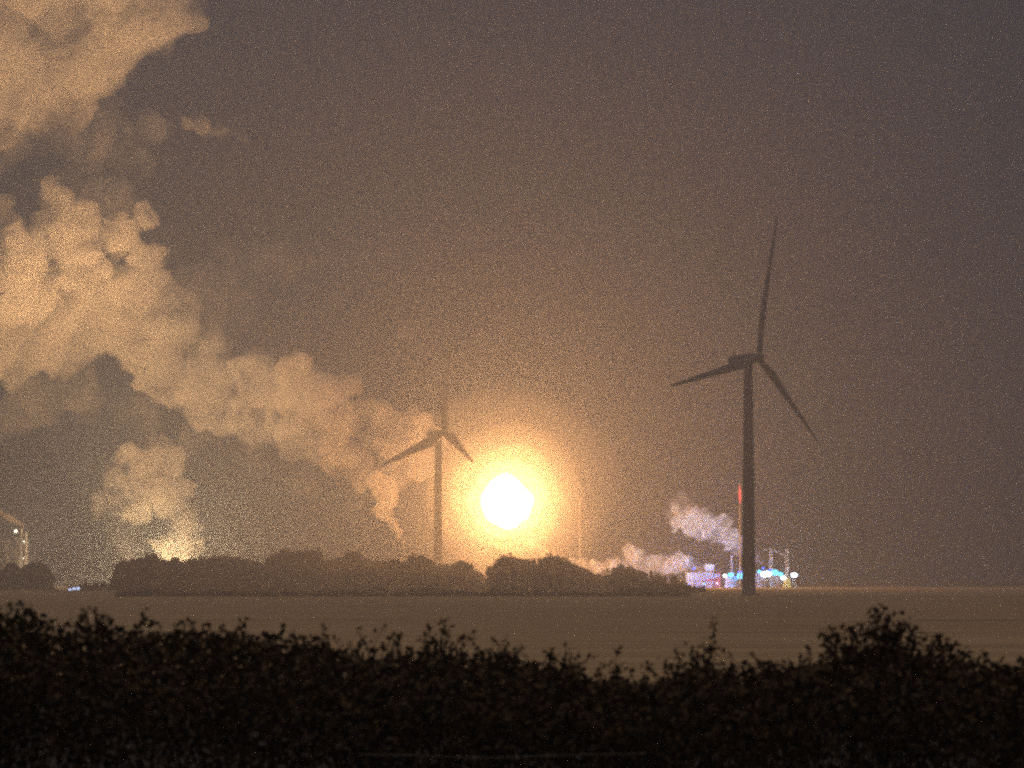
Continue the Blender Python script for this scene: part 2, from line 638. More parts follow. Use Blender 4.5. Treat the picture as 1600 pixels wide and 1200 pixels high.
# the big drifting plume
main = [(20, 440, 100), (-60, 500, 130), (100, 365, 60), (110, 500, 88), (200, 480, 80), (268, 492, 66), (185, 365, 36),
        (228, 340, 22), (88, 300, 26), (250, 575, 60), (330, 612, 60), (410, 600, 54), (395, 655, 50), (470, 612, 50),
        (515, 640, 44), (470, 690, 42), (0, 330, 34), (40, 560, 36), (330, 540, 32), (232, 400, 34), (130, 420, 50), (0, 560, 50), (540, 600, 24)]
main = [(a, b, r, -110.0 * max(0.0, min(1.0, (a - 250) / 300.0))) for a, b, r in main]
near = [(515, 690, 44), (560, 650, 34), (545, 700, 46), (600, 680, 42), (648, 672, 36), (560, 745, 32), (640, 648, 18), (672, 664, 16),
        (610, 745, 32), (655, 722, 34), (690, 690, 22), (585, 650, 26), (625, 700, 36)]
pl = puff_mesh('steam_plume', main, DP, 0.14, WHITE, voxel=2.6, seed=3, disp=1.1, tear=48.0)
tag(pl, 'long billowing steam plume glowing orange, drifting from behind the left turbine to the left edge', 'steam plume')
puff_mesh('near_end', near, 2350.0, 0.075, WHITE, parent=pl, voxel=2.2, seed=5, disp=0.8, tear=38.0)
thin1 = [(120, 610, 55), (210, 640, 48), (50, 630, 60), (300, 680, 40), (380, 720, 34), (480, 760, 34), (-20, 660, 50), (180, 300, 48), (150, 330, 44), (560, 780, 26)]
v = puff_mesh('wisp', thin1, DP, 0.012, WHITE, parent=pl, voxel=4.0, kids=8, grand=3, seed=4, disp=0.8, tear=42.0)

top = [(-20, 80, 130), (120, 30, 105), (225, 25, 72), (272, 5, 52), (60, 165, 78), (-10, 195, 74), (130, 105, 62), (165, 60, 60), (-90, 120, 150), (20, -60, 130), (180, -40, 100)]
cl = puff_mesh('steam_cloud', top, DP + 60, 0.13, WHITE, voxel=3.0, seed=7, disp=1.1, tear=55.0)
tag(cl, 'great bank of orange steam filling the top left corner above the long plume', 'steam cloud')
thin2 = [(150, 225, 56), (205, 250, 38), (120, 285, 40), (175, 170, 30), (240, 200, 30), (210, 310, 26)]
puff_mesh('wisp', thin2, DP + 60, 0.03, WHITE, parent=cl, voxel=3.5, kids=8, grand=3, seed=8, disp=0.8, tear=30.0)

ws = puff_mesh('steam_wisp', [(318, 196, 20), (292, 192, 13), (345, 204, 15)], DP, 0.07, WHITE, voxel=2.0, seed=9, tear=14.0)
tag(ws, 'small detached orange steam wisp right of the top left cloud bank', 'steam wisp')
ws = puff_mesh('steam_wisp', [(380, 214, 12), (365, 205, 9), (388, 226, 9)], DP, 0.035, WHITE, voxel=2.0, seed=10, tear=12.0)
tag(ws, 'faintest grey steam wisp just right of the small orange wisp', 'steam wisp')
ws = puff_mesh('steam_veil', [(350, 440, 62), (405, 400, 42), (350, 500, 55), (300, 450, 40), (440, 370, 26), (440, 420, 30), (480, 408, 22), (520, 400, 24), (560, 402, 20), (605, 385, 17), (600, 400, 18)], DP, 0.012, WHITE, voxel=3.0, kids=8, seed=12, tear=30.0)
tag(ws, 'thin brown veil of steam hanging above the middle of the long plume', 'steam veil')
ws = puff_mesh('steam_wisp', [(632, 516, 20), (650, 508, 13), (618, 524, 9)], DP - 80, 0.03, WHITE, voxel=2.0, seed=13, tear=16.0)
tag(ws, 'faint brown steam wisp left of the left turbine\'s upright blade', 'steam wisp')

# steam lit by the fire behind the wood
low = [(280, 866, 30), (252, 850, 20), (300, 850, 20), (290, 822, 24), (272, 795, 26), (242, 775, 30), (288, 765, 20), (225, 735, 30), (182, 745, 26),
       (158, 782, 19), (148, 800, 11), (205, 708, 24), (270, 722, 28), (250, 700, 22), (210, 800, 22), (298, 800, 12)]
low += [(255, 785, 26), (228, 765, 26), (198, 768, 22), (262, 750, 28), (185, 790, 16), (240, 720, 26), (276, 835, 24)]
lp = puff_mesh('steam_plume', low, 2500.0, 0.12, WHITE, voxel=1.8, seed=14, tear=20.0, disp=1.1, lo=0.32, hi=0.64)
tag(lp, 'ragged steam column rising off a fire behind the wood on the left', 'steam plume')
# small jet
jet = [(632, 868, 2.6), (631.5, 862, 3.4), (631, 855, 4.2), (629, 847, 5.2), (626, 838, 6.4), (622, 829, 7.8), (616, 820, 9), (609, 812, 10.5), (603, 803, 13), (600, 792, 18), (604, 778, 24), (600, 762, 28)]
jt = puff_mesh('steam_jet', jet, 2350.0, 0.16, WHITE, voxel=0.8, kids=6, grand=2, seed=15, disp=0.8)
tag(jt, 'narrow white steam jet fanning upward from the tree line left of the left turbine', 'steam jet')
# by the flare
ws = puff_mesh('steam_wisp', [(850, 862, 12), (832, 852, 10), (815, 846, 8), (865, 868, 9)], 2300.0, 0.03, WHITE, voxel=1.6, seed=16)
tag(ws, 'pale steam drifting low to the right of the flare stack foot', 'steam wisp')
# right hand steam from the floodlit works
DW = 2352.0
sa = [(1192, 878, 4), (1184, 871, 7), (1174, 862, 10), (1160, 853, 14), (1142, 842, 18), (1120, 826, 19), (1100, 812, 18), (1086, 826, 14), (1074, 806, 17), (1060, 796, 12), (1056, 820, 12), (1130, 812, 12)]
sa = [(a, b, r * 1.15) for a, b, r in sa] + [(1108, 835, 14), (1092, 812, 16), (1128, 838, 14), (1070, 822, 14)]
s1 = puff_mesh('steam_plume', sa, DW, 0.38, WHITE, voxel=1.1, seed=17, disp=1.2, tear=9.0, step=0.3)
tag(s1, 'pale grey steam plume crossing behind the right turbine tower, drifting up to the left', 'steam plume')
puff_mesh('wisp', [(1066, 776, 11), (1050, 785, 10), (1078, 790, 10), (1046, 806, 9)], DW, 0.04, WHITE, parent=s1, voxel=1.5, seed=18)
sb = [(1112, 896, 5), (1098, 892, 9), (1084, 886, 12), (1064, 882, 17), (1040, 884, 17), (1015, 884, 18), (992, 872, 17), (984, 862, 12), (962, 886, 17), (932, 886, 15), (908, 882, 12), (893, 881, 8), (1050, 872, 10), (1005, 866, 9)]
s2 = puff_mesh('steam_plume', sb, DW, 0.38, WHITE, voxel=1.1, seed=19, disp=1.2, tear=10.0, step=0.3)
tag(s2, 'low white steam bank lying along the treetops between the flare and the right turbine', 'steam plume')


# ------------------------------------------------------------------ fire behind the wood, left
D5 = 2484.0
fb = at(278, 0, D5); fb.z = ground_z(fb.x, D5)
gf = empty('ground_flare', fb, 'bright yellow fire glowing behind the treetops below the left steam column', 'fire')
bm = bmesh.new()
add_box(bm, (0, 0, 2), (44, 14, 4))
bm_obj('pit_wall', bm, M['plinth'], gf, bevel=0.3)
R = random.Random(5)
for k in range(6):
    bm = bmesh.new()
    hh = R.uniform(9, 12) if 0 < k < 5 else 8
    zt = at(278, 871, D5).z - fb.z
    hh = (zt - 4) * R.uniform(0.6, 1.0)
    fw = R.uniform(1.6, 3.2)
    prof = [(0.1 + fw * math.sin(math.pi * min(1, (q / 8)) ** 0.6), q / 8 * hh) for q in range(9)]
    add_lathe(bm, prof, 8)
    bm_obj('flame', bm, M['fire'], gf, loc=(-16 + k * 6.2 + R.uniform(-2.5, 2.5), R.uniform(-3, 3), 4.0))

# ------------------------------------------------------------------ works at the left edge
D6 = 2500.0
K6 = ppm(D6)


def base_at(px, D):
    v = at(px, 0, D); v.z = ground_z(v.x, D); return v


lw = empty('blast_furnace', base_at(14, D6), 'dim steel furnace tower with pipes at the left edge behind trees', 'industrial plant')
zt = at(0, 838, D6).z
bm = bmesh.new()
for x in (-8, -2.7, 2.7, 8):
    for y in (-5, 5):
        add_box(bm, (x, y, zt / 2), (0.7, 0.7, zt))
for z in range(6, int(zt), 6):
    add_box(bm, (0, -5, z), (16.6, 0.5, 0.5)); add_box(bm, (0, 5, z), (16.6, 0.5, 0.5))
    add_box(bm, (-8, 0, z + 0.01), (0.5, 9.4, 0.5)); add_box(bm, (8, 0, z + 0.01), (0.5, 9.4, 0.5))
bm_obj('frame', bm, M['steel'], lw)
bm = bmesh.new()
add_lathe(bm, [(4.2, 0), (4.4, 8), (4.0, 16), (2.6, zt - 8), (2.0, zt - 3), (0.8, zt - 1)], 20)
bm_obj('shaft', bm, M['steel'], lw, smooth=True)
bm = bmesh.new()
add_tube(bm, (1.5, 0, zt - 5), (9, 0, zt - 13), 0.9, 0.9, 12)
add_tube(bm, (9, 0, zt - 13), (9, 0, 3), 0.9, 0.9, 12)
bm_obj('downcomer_pipe', bm, M['steel'], lw)

gL = 'pair of floodlit stacks at the left edge'
for px, ty, by, lab in ((39, 826, 880, 'left and shorter lit of two slim stacks at the left edge'), (46.5, 832, 884, 'right hand slim stack at the left edge, brightly lit near its top')):
    b = base_at(px, D6 - 30)
    s = empty('chimney', b, lab, 'chimney', gL)
    h = at(px, ty, D6 - 30).z - b.z
    bm = bmesh.new()
    add_lathe(bm, [(1.15, 0), (0.95, h * 0.6), (0.8, h - 1.2), (1.0, h - 1.0), (1.0, h)], 14)
    bm_obj('shaft', bm, M['pale_steel'], s, smooth=True)
    for z in (0.62, 0.85):
        bm = bmesh.new()
        add_lathe(bm, [(1.65, h * z), (1.65, h * z + 0.2)], 14)
        bm_obj('platform', bm, M['steel'], s)


def lamp_mast(px, py, D, r, mat, label, cat='floodlight', name='floodlight_mast', group=None, sx=1.0, pole_r=0.18, foot=None):
    b = base_at(px, D)
    if foot is not None: b.z = foot
    z = at(px, py, D).z - b.z
    o = empty(name, b, label, cat, group)
    bm = bmesh.new()
    add_tube(bm, (0, 0.3, 0), (0, 0.3, z), pole_r * 1.3, pole_r, 8)
    add_box(bm, (0, 0.25, z + 0.1), (r * 1.6, 0.2, 0.25))
    bm_obj('pole', bm, M['steel'], o)
    bm = bmesh.new()
    add_sphere(bm, (0, -r * 0.7, z), r, 2, (sx, 0.7, 0.8))
    bm_obj('lamp', bm, mat, o, smooth=True)
    return o


lamp_mast(30.5, 830, D6 - 60, 1.1, M['lamp_warm'], 'single round white lamp on a mast beside the slim stacks at the left edge', 'lamp')
for z_, dx_ in ((14.0, 42.6), (30.0, 43.6)):
    ld = bpy.data.lights.new('lamp', 'POINT'); ld.color = (1.0, 0.86, 0.6); ld.energy = 9e3; ld.shadow_soft_size = 0.3
    lo = bpy.data.objects.new('lamp', ld); COL.objects.link(lo); lo.parent = lw
    lo.location = at(dx_, 0, D6 - 50) - lw.location; lo.location.z = z_
lamp_mast(43.2, 846, D6 - 52, 0.45, M['lamp_warm'], 'small warm lamp lighting the upper halves of the two slim stacks', 'lamp')
lamp_mast(42.8, 872, D6 - 52, 0.45, M['lamp_warm'], 'small warm lamp lighting the feet of the two slim stacks', 'lamp')
sp_ = puff_mesh('steam_plume', [(38, 824, 2.6), (35, 821, 3.6), (30, 818, 4.6), (24, 815, 6), (17, 811, 7), (9, 807, 7), (1, 802, 7), (-8, 799, 7)], D6 - 30, 0.3, (0.97, 0.9, 0.75), voxel=0.8, kids=6, grand=2, seed=21)
tag(sp_, 'short yellow steam puff trailing left off the slim stack at the left edge', 'steam plume')

# unseen sodium fill lights added behind the wood to brighten the steam
SODIUM = ((40, 2230.0, (90, 430), 0.8, 70), (260, 2230.0, (270, 560), 0.5, 74), (210, 2230.0, (60, 70), 3.0, 48))
for px, D, aim, k, ang in SODIUM:
    b = base_at(px, D)
    o = empty('floodlight_mast', b, 'added sodium fill light, hidden by the treetops, aimed up to brighten the steam', 'floodlight', 'added sodium fill lights behind the wood')
    bm = bmesh.new(); add_tube(bm, (0, 0, 0), (0, 0, 6), 0.25, 0.18, 8)
    bm_obj('pole', bm, M['steel'], o)
    tgt = at(aim[0], aim[1], DP)
    d = (tgt - b - Vector((0, 0, 6.5))).normalized()
    bm = bmesh.new(); mt_ = Matrix.Translation((0, 0, 6.6)) @ d.to_track_quat('Z', 'Y').to_matrix().to_4x4()
    add_lathe(bm, [(0.5, -0.9), (1.6, 0.0), (1.7, 0.25)], 16); bmesh.ops.transform(bm, matrix=mt_, verts=bm.verts)
    bm_obj('housing', bm, M['steel'], o)
    ld = bpy.data.lights.new('plume_fill_lamp', 'SPOT')
    ld.color = (1.0, 0.53, 0.205); ld.energy = PLUME_FILL_W * k * 1.25
    ld.spot_size = math.radians(ang); ld.spot_blend = 1.0; ld.shadow_soft_size = 1.2
    lo = bpy.data.objects.new('plume_fill_lamp', ld); COL.objects.link(lo); lo.parent = o
    lo.location = Vector((0, 0, 6.6)) + d * 2.0
    lo.rotation_euler = d.to_track_quat('-Z', 'Y').to_euler()

# small floodlit shed with blue white light, left
D7 = 1880.0
b = base_at(122, D7)
sh = empty('shed', b, 'small shed shining blue white in the field left of the wood', 'shed')
bz = at(122, 923, D7).z - b.z
bm = bmesh.new()
add_box(bm, (0, 0, bz / 2 + 1.0), (6.2, 4, bz + 2.0))
bm_obj('wall', bm, M['cladding'], sh)
bm = bmesh.new()
hz = bz + 2.0
vs = [bm.verts.new(c) for c in [(-3.4, -2.3, hz - 0.6), (3.4, -2.3, hz + 0.35), (3.4, 2.3, hz + 0.35), (-3.4, 2.3, hz - 0.6), (-3.4, -2.3, hz - 0.3), (3.4, -2.3, hz + 0.7), (3.4, 2.3, hz + 0.7), (-3.4, 2.3, hz - 0.3)]]
for f in ((0, 1, 2, 3), (4, 5, 6, 7), (0, 1, 5, 4), (1, 2, 6, 5), (2, 3, 7, 6), (3, 0, 4, 7)): bm.faces.new([vs[i] for i in f])
bm_obj('roof', bm, M['roof'], sh)
for wx, ww, wh, wz in ((-2.0, 1.7, 0.9, -0.35), (0.2, 1.8, 1.0, 0.05), (2.2, 1.5, 1.3, 0.15)):
    bm = bmesh.new()
    add_box(bm, (wx, -2.03, hz - 1.0 + wz), (ww, 0.06, wh))
    bm_obj('window', bm, M['window_blue'], sh)

# ------------------------------------------------------------------ floodlit works on the right
DR = 2340.0
KR = ppm(DR)
zb = at(0, 911, DR).z


def boxpart(name, mat, parent, x0, x1, y0, y1, dep, dy=0.0, bevel=0.0, D=None):
    """box spanning picture columns x0-x1 and rows y0-y1 at distance D"""
    D = D or DR
    a, c = at(x0, y1, D), at(x1, y0, D)
    bm = bmesh.new()
    ctr = (a + c) / 2 - parent.location
    ctr.y = dep / 2 + dy
    add_box(bm, ctr, (abs(c.x - a.x), dep, abs(c.z - a.z)))
    return bm_obj(name, bm, mat, parent, bevel=bevel)


yG = 903 + FPX * CAM_Z / DR
hall = empty('factory_hall', base_at(1100, DR), 'long low white hall floodlit blue, left of the right turbine tower', 'factory')
boxpart('wall', M['cladding'], hall, 1073, 1114, 896, yG, 16)
boxpart('roof', M['pale_steel'], hall, 1072, 1114.5, 894.6, 896, 17, -0.5)
boxpart('tower_block', M['cladding'], hall, 1102, 1116.5, 882, 894.4, 8, 3)
red = boxpart('red_annex', M['red_steel'], hall, 1114.8, 1126, 895.5, yG, 14, 1)
boxpart('stripe', M['cladding'], hall, 1115.2, 1124.5, 897, 903, 0.3, 0.6)
boxpart('door', M['red_steel'], hall, 1103, 1113.6, 905, 908, 0.2, -0.25)
for k in range(5):
    boxpart('window', M['roof'], hall, 1077 + k * 5, 1079.5 + k * 5, 906, 908, 0.12, -0.14)
tk = empty('storage_tank', base_at(1141, DR - 10), 'round tank among cyan floodlights just left of the right turbine tower', 'tank')
bm = bmesh.new()
add_lathe(bm, [(4.6, 0), (4.6, 6), (3.4, 7.2), (0.4, 7.8)], 28)
bm_obj('shell', bm, M['cladding'], tk, smooth=False)
bm = bmesh.new()
for k in range(12):
    a = k * math.pi / 6
    add_tube(bm, (4.65 * math.cos(a), 4.65 * math.sin(a), 6), (4.65 * math.cos(a), 4.65 * math.sin(a), 7.1), 0.06)
add_lathe(bm, [(4.72, 7.05), (4.72, 7.2)], 28)
bm_obj('railing', bm, M['pale_steel'], tk)
pr = empty('pipe_rack', base_at(1200, DR - 4), 'long steel pipe rack under the floodlights right of the right turbine tower', 'pipe rack')
xa, xb = (1176 - 1200) / KR, (1240 - 1200) / KR
bm = bmesh.new()
x = xa
while x <= xb + 0.1:
    for y in (-2.5, 2.5):
        add_box(bm, (x, y, 2.6), (0.35, 0.35, 5.2))
    add_box(bm, (x, 0, 5.0), (0.3, 5.4, 0.3))
    add_box(bm, (x, 0, 2.9), (0.3, 5.4, 0.3))
    x += 3.2
for y in (-2.5, 2.5):
    add_box(bm, ((xa + xb) / 2, y, 4.75), (xb - xa, 0.25, 0.3))
bm_obj('frame', bm, M['pale_steel'], pr)
for z in (3.15, 5.3):
    for y in (-1.8, -0.6, 0.6, 1.8):
        bm = bmesh.new()
        add_tube(bm, (xa, y, z + 0.1), (xb, y, z + 0.1), 0.32, 0.32, 10)
        bm_obj('pipe', bm, M['cladding'], pr)
for px, w, ty, lab in ((1185, 6, 898, 'squat white process block directly right of the right turbine tower'), (1212, 8, 899, 'squat white process block between the two lit cranes')):
    o = empty('process_block', base_at(px, DR + 14), lab, 'industrial block')
    boxpart('wall', M['cladding'], o, px - w, px + w, ty, yG, 9, 0, D=DR + 14)
    boxpart('vent_housing', M['pale_steel'], o, px - w * 0.5, px + w * 0.3, ty - 3, ty, 4, 2, D=DR + 14)


def lattice(bm, h, w0, w1, n, r=0.12, z0=0):
    pts = []
    for k in range(n + 1):
        f = k / n
        w = w0 + (w1 - w0) * f
        pts.append([Vector((sx * w / 2, sy * w / 2, z0 + h * f)) for sx, sy in ((-1, -1), (1, -1), (1, 1), (-1, 1))])
    for k in range(n):
        for q in range(4):
            add_tube(bm, pts[k][q], pts[k + 1][q], r, r, 5)
            add_tube(bm, pts[k][q], pts[k + 1][(q + 1) % 4], r * 0.7, r * 0.7, 4)
        for q in range(4):
            add_tube(bm, pts[k + 1][q], pts[k + 1][(q + 1) % 4], r * 0.7, r * 0.7, 4)


def crane(px, topy, D, label, mat, w0, w1, jib):
    b = base_at(px, D)
    h = at(px, topy, D).z - b.z
    o = empty('tower_crane' if jib else 'lattice_mast', b, label, 'crane' if jib else 'mast')
    bm = bmesh.new(); lattice(bm, h, w0, w1, 8, 0.22)
    bm_obj('mast', bm, mat, o)
    if jib:
        bm = bmesh.new()
        add_tube(bm, (0, 0, h), (9, -2, h - 4.5), 0.2); add_tube(bm, (0, 0, h - 1.6), (9, -2, h - 4.5), 0.12)
        bm_obj('jib', bm, mat, o)
        bm = bmesh.new()
        add_tube(bm, (0, 0, h), (-5, 1, h - 1.2), 0.2)
        bm_obj('counter_jib', bm, mat, o)
        bm = bmesh.new()
        add_tube(bm, (9, -2, h - 4.5), (9, -2, h - 10), 0.07)
        bm_obj('hook_cable', bm, M['steel'], o)
    else:
        for z in (h * 0.55, h * 0.75, h * 0.95):
            bm = bmesh.new()
            add_box(bm, (0.4, 0, z), (2.4, 2.0, 0.3))
            bm_obj('platform', bm, mat, o)
        bm = bmesh.new(); add_lathe(bm, [(3.4, 0), (2.4, 3.5), (1.2, 7)], 10)
        bm_obj('skirt', bm, M['yellow_steel'], o)
    return o


crane(1201.5, 857, DR - 6, 'thin crane with drooping jib among the blue floodlights right of the turbine tower', M['pale_steel'], 1.8, 1.2, True)
crane(1226, 858, DR - 6, 'yellowish lattice mast with platforms near the right end of the floodlit works', M['pale_steel'], 1.9, 1.4, False)
b = base_at(1140.5, DR + 8)
o = empty('chimney', b, 'slim pale chimney between the white hall and the right turbine tower', 'chimney')
h = at(1140, 868, DR + 8).z - b.z
bm = bmesh.new(); add_lathe(bm, [(0.9, 0), (0.6, h - 1), (0.75, h - 0.8), (0.75, h)], 12)
bm_obj('shaft', bm, M['pale_steel'], o, smooth=True)
bm = bmesh.new(); add_lathe(bm, [(1.3, h * 0.7), (1.3, h * 0.7 + 0.2)], 12)
bm_obj('platform', bm, M['steel'], o)

gF = 'floodlights of the works right of the flare'
lamps = [
    (1130, 899.5, 1.05, 'lamp_white', 1.0, 'small white floodlight next to the red annex of the white hall'),
    (1139, 898, 1.2, 'lamp_cyan', 1.3, 'dim cyan floodlight on the round tank left of the turbine tower'),
    (1147, 902, 0.8, 'lamp_blue', 1.0, 'small blue floodlight low between tank and turbine tower'),
    (1153.5, 894, 1.15, 'lamp_blue', 1.0, 'blue floodlight touching the left edge of the turbine tower'),
    (1154, 900, 1.9, 'lamp_cyan', 1.0, 'big cyan floodlight low against the left edge of the turbine tower'),
    (1183, 893, 1.0, 'lamp_cyan', 1.0, 'small cyan floodlight just right of the turbine tower'),
    (1189, 888, 0.7, 'lamp_blue', 1.0, 'faint blue floodlight high between turbine tower and crane'),
    (1193.5, 897, 1.9, 'lamp_white', 1.5, 'widest white floodlight, left of the crane'),
    (1199, 891, 0.7, 'lamp_blue', 1.0, 'deep blue floodlight at the foot of the crane'),
    (1207.5, 894.5, 1.8, 'lamp_cyan', 0.9, 'big cyan floodlight just right of the crane'),
    (1216, 897, 1.1, 'lamp_cyan', 1.2, 'pale cyan floodlight between crane and lattice mast'),
    (1220.5, 903, 1.25, 'lamp_white', 1.0, 'low white floodlight under the lattice mast'),
    (1237, 898.5, 1.5, 'lamp_white', 1.1, 'outermost white floodlight at the right end of the works'),
    (1082, 888, 0.7, 'lamp_blue', 1.2, 'bluish floodlight over the left end of the white hall'),
]
for px, py, r, mt, sx, lab in lamps:
    lamp_mast(px, py, DR - 16, r * 1.3, M[mt], lab, group=gF, sx=sx)
# low floodlights washing the hall front
for px, mt, lab in ((1084, 'lamp_blue', 'ground level blue floodlight washing the left half of the white hall'), (1098, 'lamp_cyan', 'ground level cyan floodlight washing the middle of the white hall'), (1118, 'lamp_white', 'ground level white floodlight in front of the red annex')):
    lamp_mast(px, 912, DR - 12, 0.6, M[mt], lab, group=gF)

for px, py, c_, k_ in ((1084, 908, (0.08, 0.22, 1.0), 8.0), (1100, 906, (0.10, 0.32, 1.0), 6.0), (1119, 905, (0.8, 0.6, 1.0), 0.6), (1146, 899, (0.04, 0.4, 1.0), 2), (1190, 897, (0.03, 0.15, 1.0), 3), (1207, 895, (0.04, 0.5, 1.0), 2.2), (1226, 898, (0.7, 0.85, 1.0), 1.2)):
    pos = at(px, py, DR - 17)
    hd = base_at(px, DR - 17)
    o = empty('floodlight', hd, 'low lamp head of the works of the works shining on the steelwork behind it', 'floodlight', 'low lamp heads of the works')
    bm = bmesh.new(); add_tube(bm, (0, 0, 0), (0, 0, pos.z - hd.z), 0.1, 0.1, 6); add_box(bm, (0, -0.3, pos.z - hd.z), (0.9, 0.3, 0.6))
    bm_obj('pole', bm, M['steel'], o)
    ld = bpy.data.lights.new('lamp', 'POINT'); ld.color = c_; ld.energy = WORKS_W * k_; ld.shadow_soft_size = 0.4
    lo = bpy.data.objects.new('lamp', ld); COL.objects.link(lo); lo.parent = o; lo.location = (0, 0.6, pos.z - hd.z)

# white fill light added at the works, with no visible source, to brighten steam
b = base_at(1150, 2290.0)
o = empty('floodlight_mast', b, 'added white fill light aimed up to brighten the grey steam plume', 'floodlight', gF)
bm = bmesh.new(); add_tube(bm, (0, 0, 0), (0, 0, 4), 0.2, 0.15, 8); bm_obj('pole', bm, M['steel'], o)
d = (at(1092, 812, DW) - b - Vector((0, 0, 4))).normalized()
bm = bmesh.new(); add_lathe(bm, [(0.3, -0.6), (0.9, 0.0), (1.0, 0.2)], 14)
bmesh.ops.transform(bm, matrix=Matrix.Translation((0, 0, 4.4)) @ d.to_track_quat('Z', 'Y').to_matrix().to_4x4(), verts=bm.verts)
bm_obj('housing', bm, M['steel'], o)
ld = bpy.data.lights.new('steam_fill_lamp', 'SPOT'); ld.color = (0.92, 0.97, 0.88); ld.energy = STEAM_W
ld.spot_size = math.radians(52); ld.spot_blend = 0.5; ld.shadow_soft_size = 0.8
lo = bpy.data.objects.new('steam_fill_lamp', ld); COL.objects.link(lo); lo.parent = o; lo.location = Vector((0, 0, 4.4)) + d * 1.4
lo.rotation_euler = d.to_track_quat('-Z', 'Y').to_euler()

b = base_at(1062, 2300.0)  # second white fill, added unseen behind the treetops for the low steam bank
o = empty('floodlight_mast', b, 'added white fill light behind the treetops brightening the low white steam bank', 'floodlight', gF)
bm = bmesh.new(); add_tube(bm, (0, 0, 0), (0, 0, 4), 0.2, 0.15, 8); bm_obj('pole', bm, M['steel'], o)
d = (at(1010, 868, DW) - b - Vector((0, 0, 4))).normalized()
bm = bmesh.new(); add_lathe(bm, [(0.3, -0.6), (0.9, 0.0), (1.0, 0.2)], 14)
bmesh.ops.transform(bm, matrix=Matrix.Translation((0, 0, 4.4)) @ d.to_track_quat('Z', 'Y').to_matrix().to_4x4(), verts=bm.verts)
bm_obj('housing', bm, M['steel'], o)
ld = bpy.data.lights.new('steam_fill_lamp', 'SPOT'); ld.color = (0.92, 0.97, 0.88); ld.energy = STEAM_W * 0.55
ld.spot_size = math.radians(95); ld.spot_blend = 1.0; ld.shadow_soft_size = 0.8
lo = bpy.data.objects.new('steam_fill_lamp', ld); COL.objects.link(lo); lo.parent = o; lo.location = Vector((0, 0, 4.4)) + d * 1.4
lo.rotation_euler = d.to_track_quat('-Z', 'Y').to_euler()

# red warning light on a thin mast behind the turbine tower
DM = 2300.0
b = base_at(1153.5, DM)
o = empty('warning_mast', b, 'thin mast with tall red warning light touching the right turbine tower', 'mast')
h = at(0, 757, DM).z - b.z
hb = at(0, 788, DM).z - b.z
bm = bmesh.new(); add_tube(bm, (0, 0, 0), (0, 0, hb), 0.55, 0.4, 10)
bm_obj('pole', bm, M['pale_steel'], o, smooth=True)
bm = bmesh.new(); add_lathe(bm, [(0.2, hb), (0.55, hb + (h - hb) * 0.25), (0.85, hb + (h - hb) * 0.5), (0.5, hb + (h - hb) * 0.8), (0.12, h)], 12)
bm_obj('warning_light', bm, M['lamp_red'], o, smooth=True)


# ------------------------------------------------------------------ trees
def clump_crown(name, R, H, seed, spiky=False, nf=1500, fs=0.55):
    """foliage made of many small faces in overlapping clumps, base at z=0 of the crown"""
    r_ = np.random.default_rng(seed)
    cl = []
    for k in range(16 if not spiky else 12):
        if spiky:
            f = k / 12
            cl.append((r_.normal(0, 0.12 * R), r_.normal(0, 0.12 * R), H * (0.08 + 0.86 * f), R * (0.75 - 0.6 * f) + 0.2, R * 0.5))
        else:
            a = r_.uniform(0, 2 * np.pi); e = r_.uniform(0, 1)
            rr = R * 0.62 * np.sqrt(r_.uniform(0.05, 1)) * (1 - 0.35 * e)
            cl.append((rr * np.cos(a), rr * np.sin(a), H * (0.25 + 0.55 * e), R * r_.uniform(0.26, 0.46), H * r_.uniform(0.14, 0.24)))
    cl = np.array(cl)
    w = cl[:, 3] ** 2 * cl[:, 4]
    idx = r_.choice(len(cl), nf, p=w / w.sum())
    d = r_.normal(size=(nf, 3)); d /= np.linalg.norm(d, axis=1)[:, None]
    rad = r_.uniform(0.35, 1.0, nf) ** 0.5 * r_.normal(1.0, 0.2, nf)
    c = cl[idx, :3] + d * np.stack([cl[idx, 3], cl[idx, 3], cl[idx, 4]], 1) * rad[:, None]
    return leaf_faces(c, r_.uniform(0.6, 1.4, nf) * fs, r_)


def leaf_faces(c, s, r_, long=1.0):
    n = len(c)
    a = r_.normal(size=(n, 3)); a /= np.linalg.norm(a, axis=1)[:, None]
    b = r_.normal(size=(n, 3)); b -= (a * b).sum(1)[:, None] * a; b /= np.linalg.norm(b, axis=1)[:, None]
    nn = np.cross(a, b)
    s = s[:, None]
    v = np.empty((n, 5, 3))
    v[:, 0] = c - a * s * 0.6 * long
    v[:, 1] = c - a * s * 0.05 + b * s * 0.42 + nn * s * 0.12
    v[:, 2] = c + a * s * 0.75 * long
    v[:, 3] = c - a * s * 0.05 - b * s * 0.42 + nn * s * 0.12
    v[:, 4] = c + b * s * 0.02
    base = (np.arange(n) * 4)[:, None]
    verts = v[:, :4].reshape(-1, 3)
    faces = base + np.array([[0, 1, 2, 3]])
    return verts, faces


def np_mesh(name, verts, faces, mat):
    me = bpy.data.meshes.new(name)
    nv, nf, k = len(verts), len(faces), faces.shape[1]
    me.vertices.add(nv); me.vertices.foreach_set('co', verts.astype(np.float32).ravel())
    me.loops.add(nf * k); me.loops.foreach_set('vertex_index', faces.astype(np.int32).ravel())
    me.polygons.add(nf)
    me.polygons.foreach_set('loop_start', (np.arange(nf) * k).astype(np.int32))
    me.update(calc_edges=True)
    me.validate()
    me.materials.append(mat)
    return me


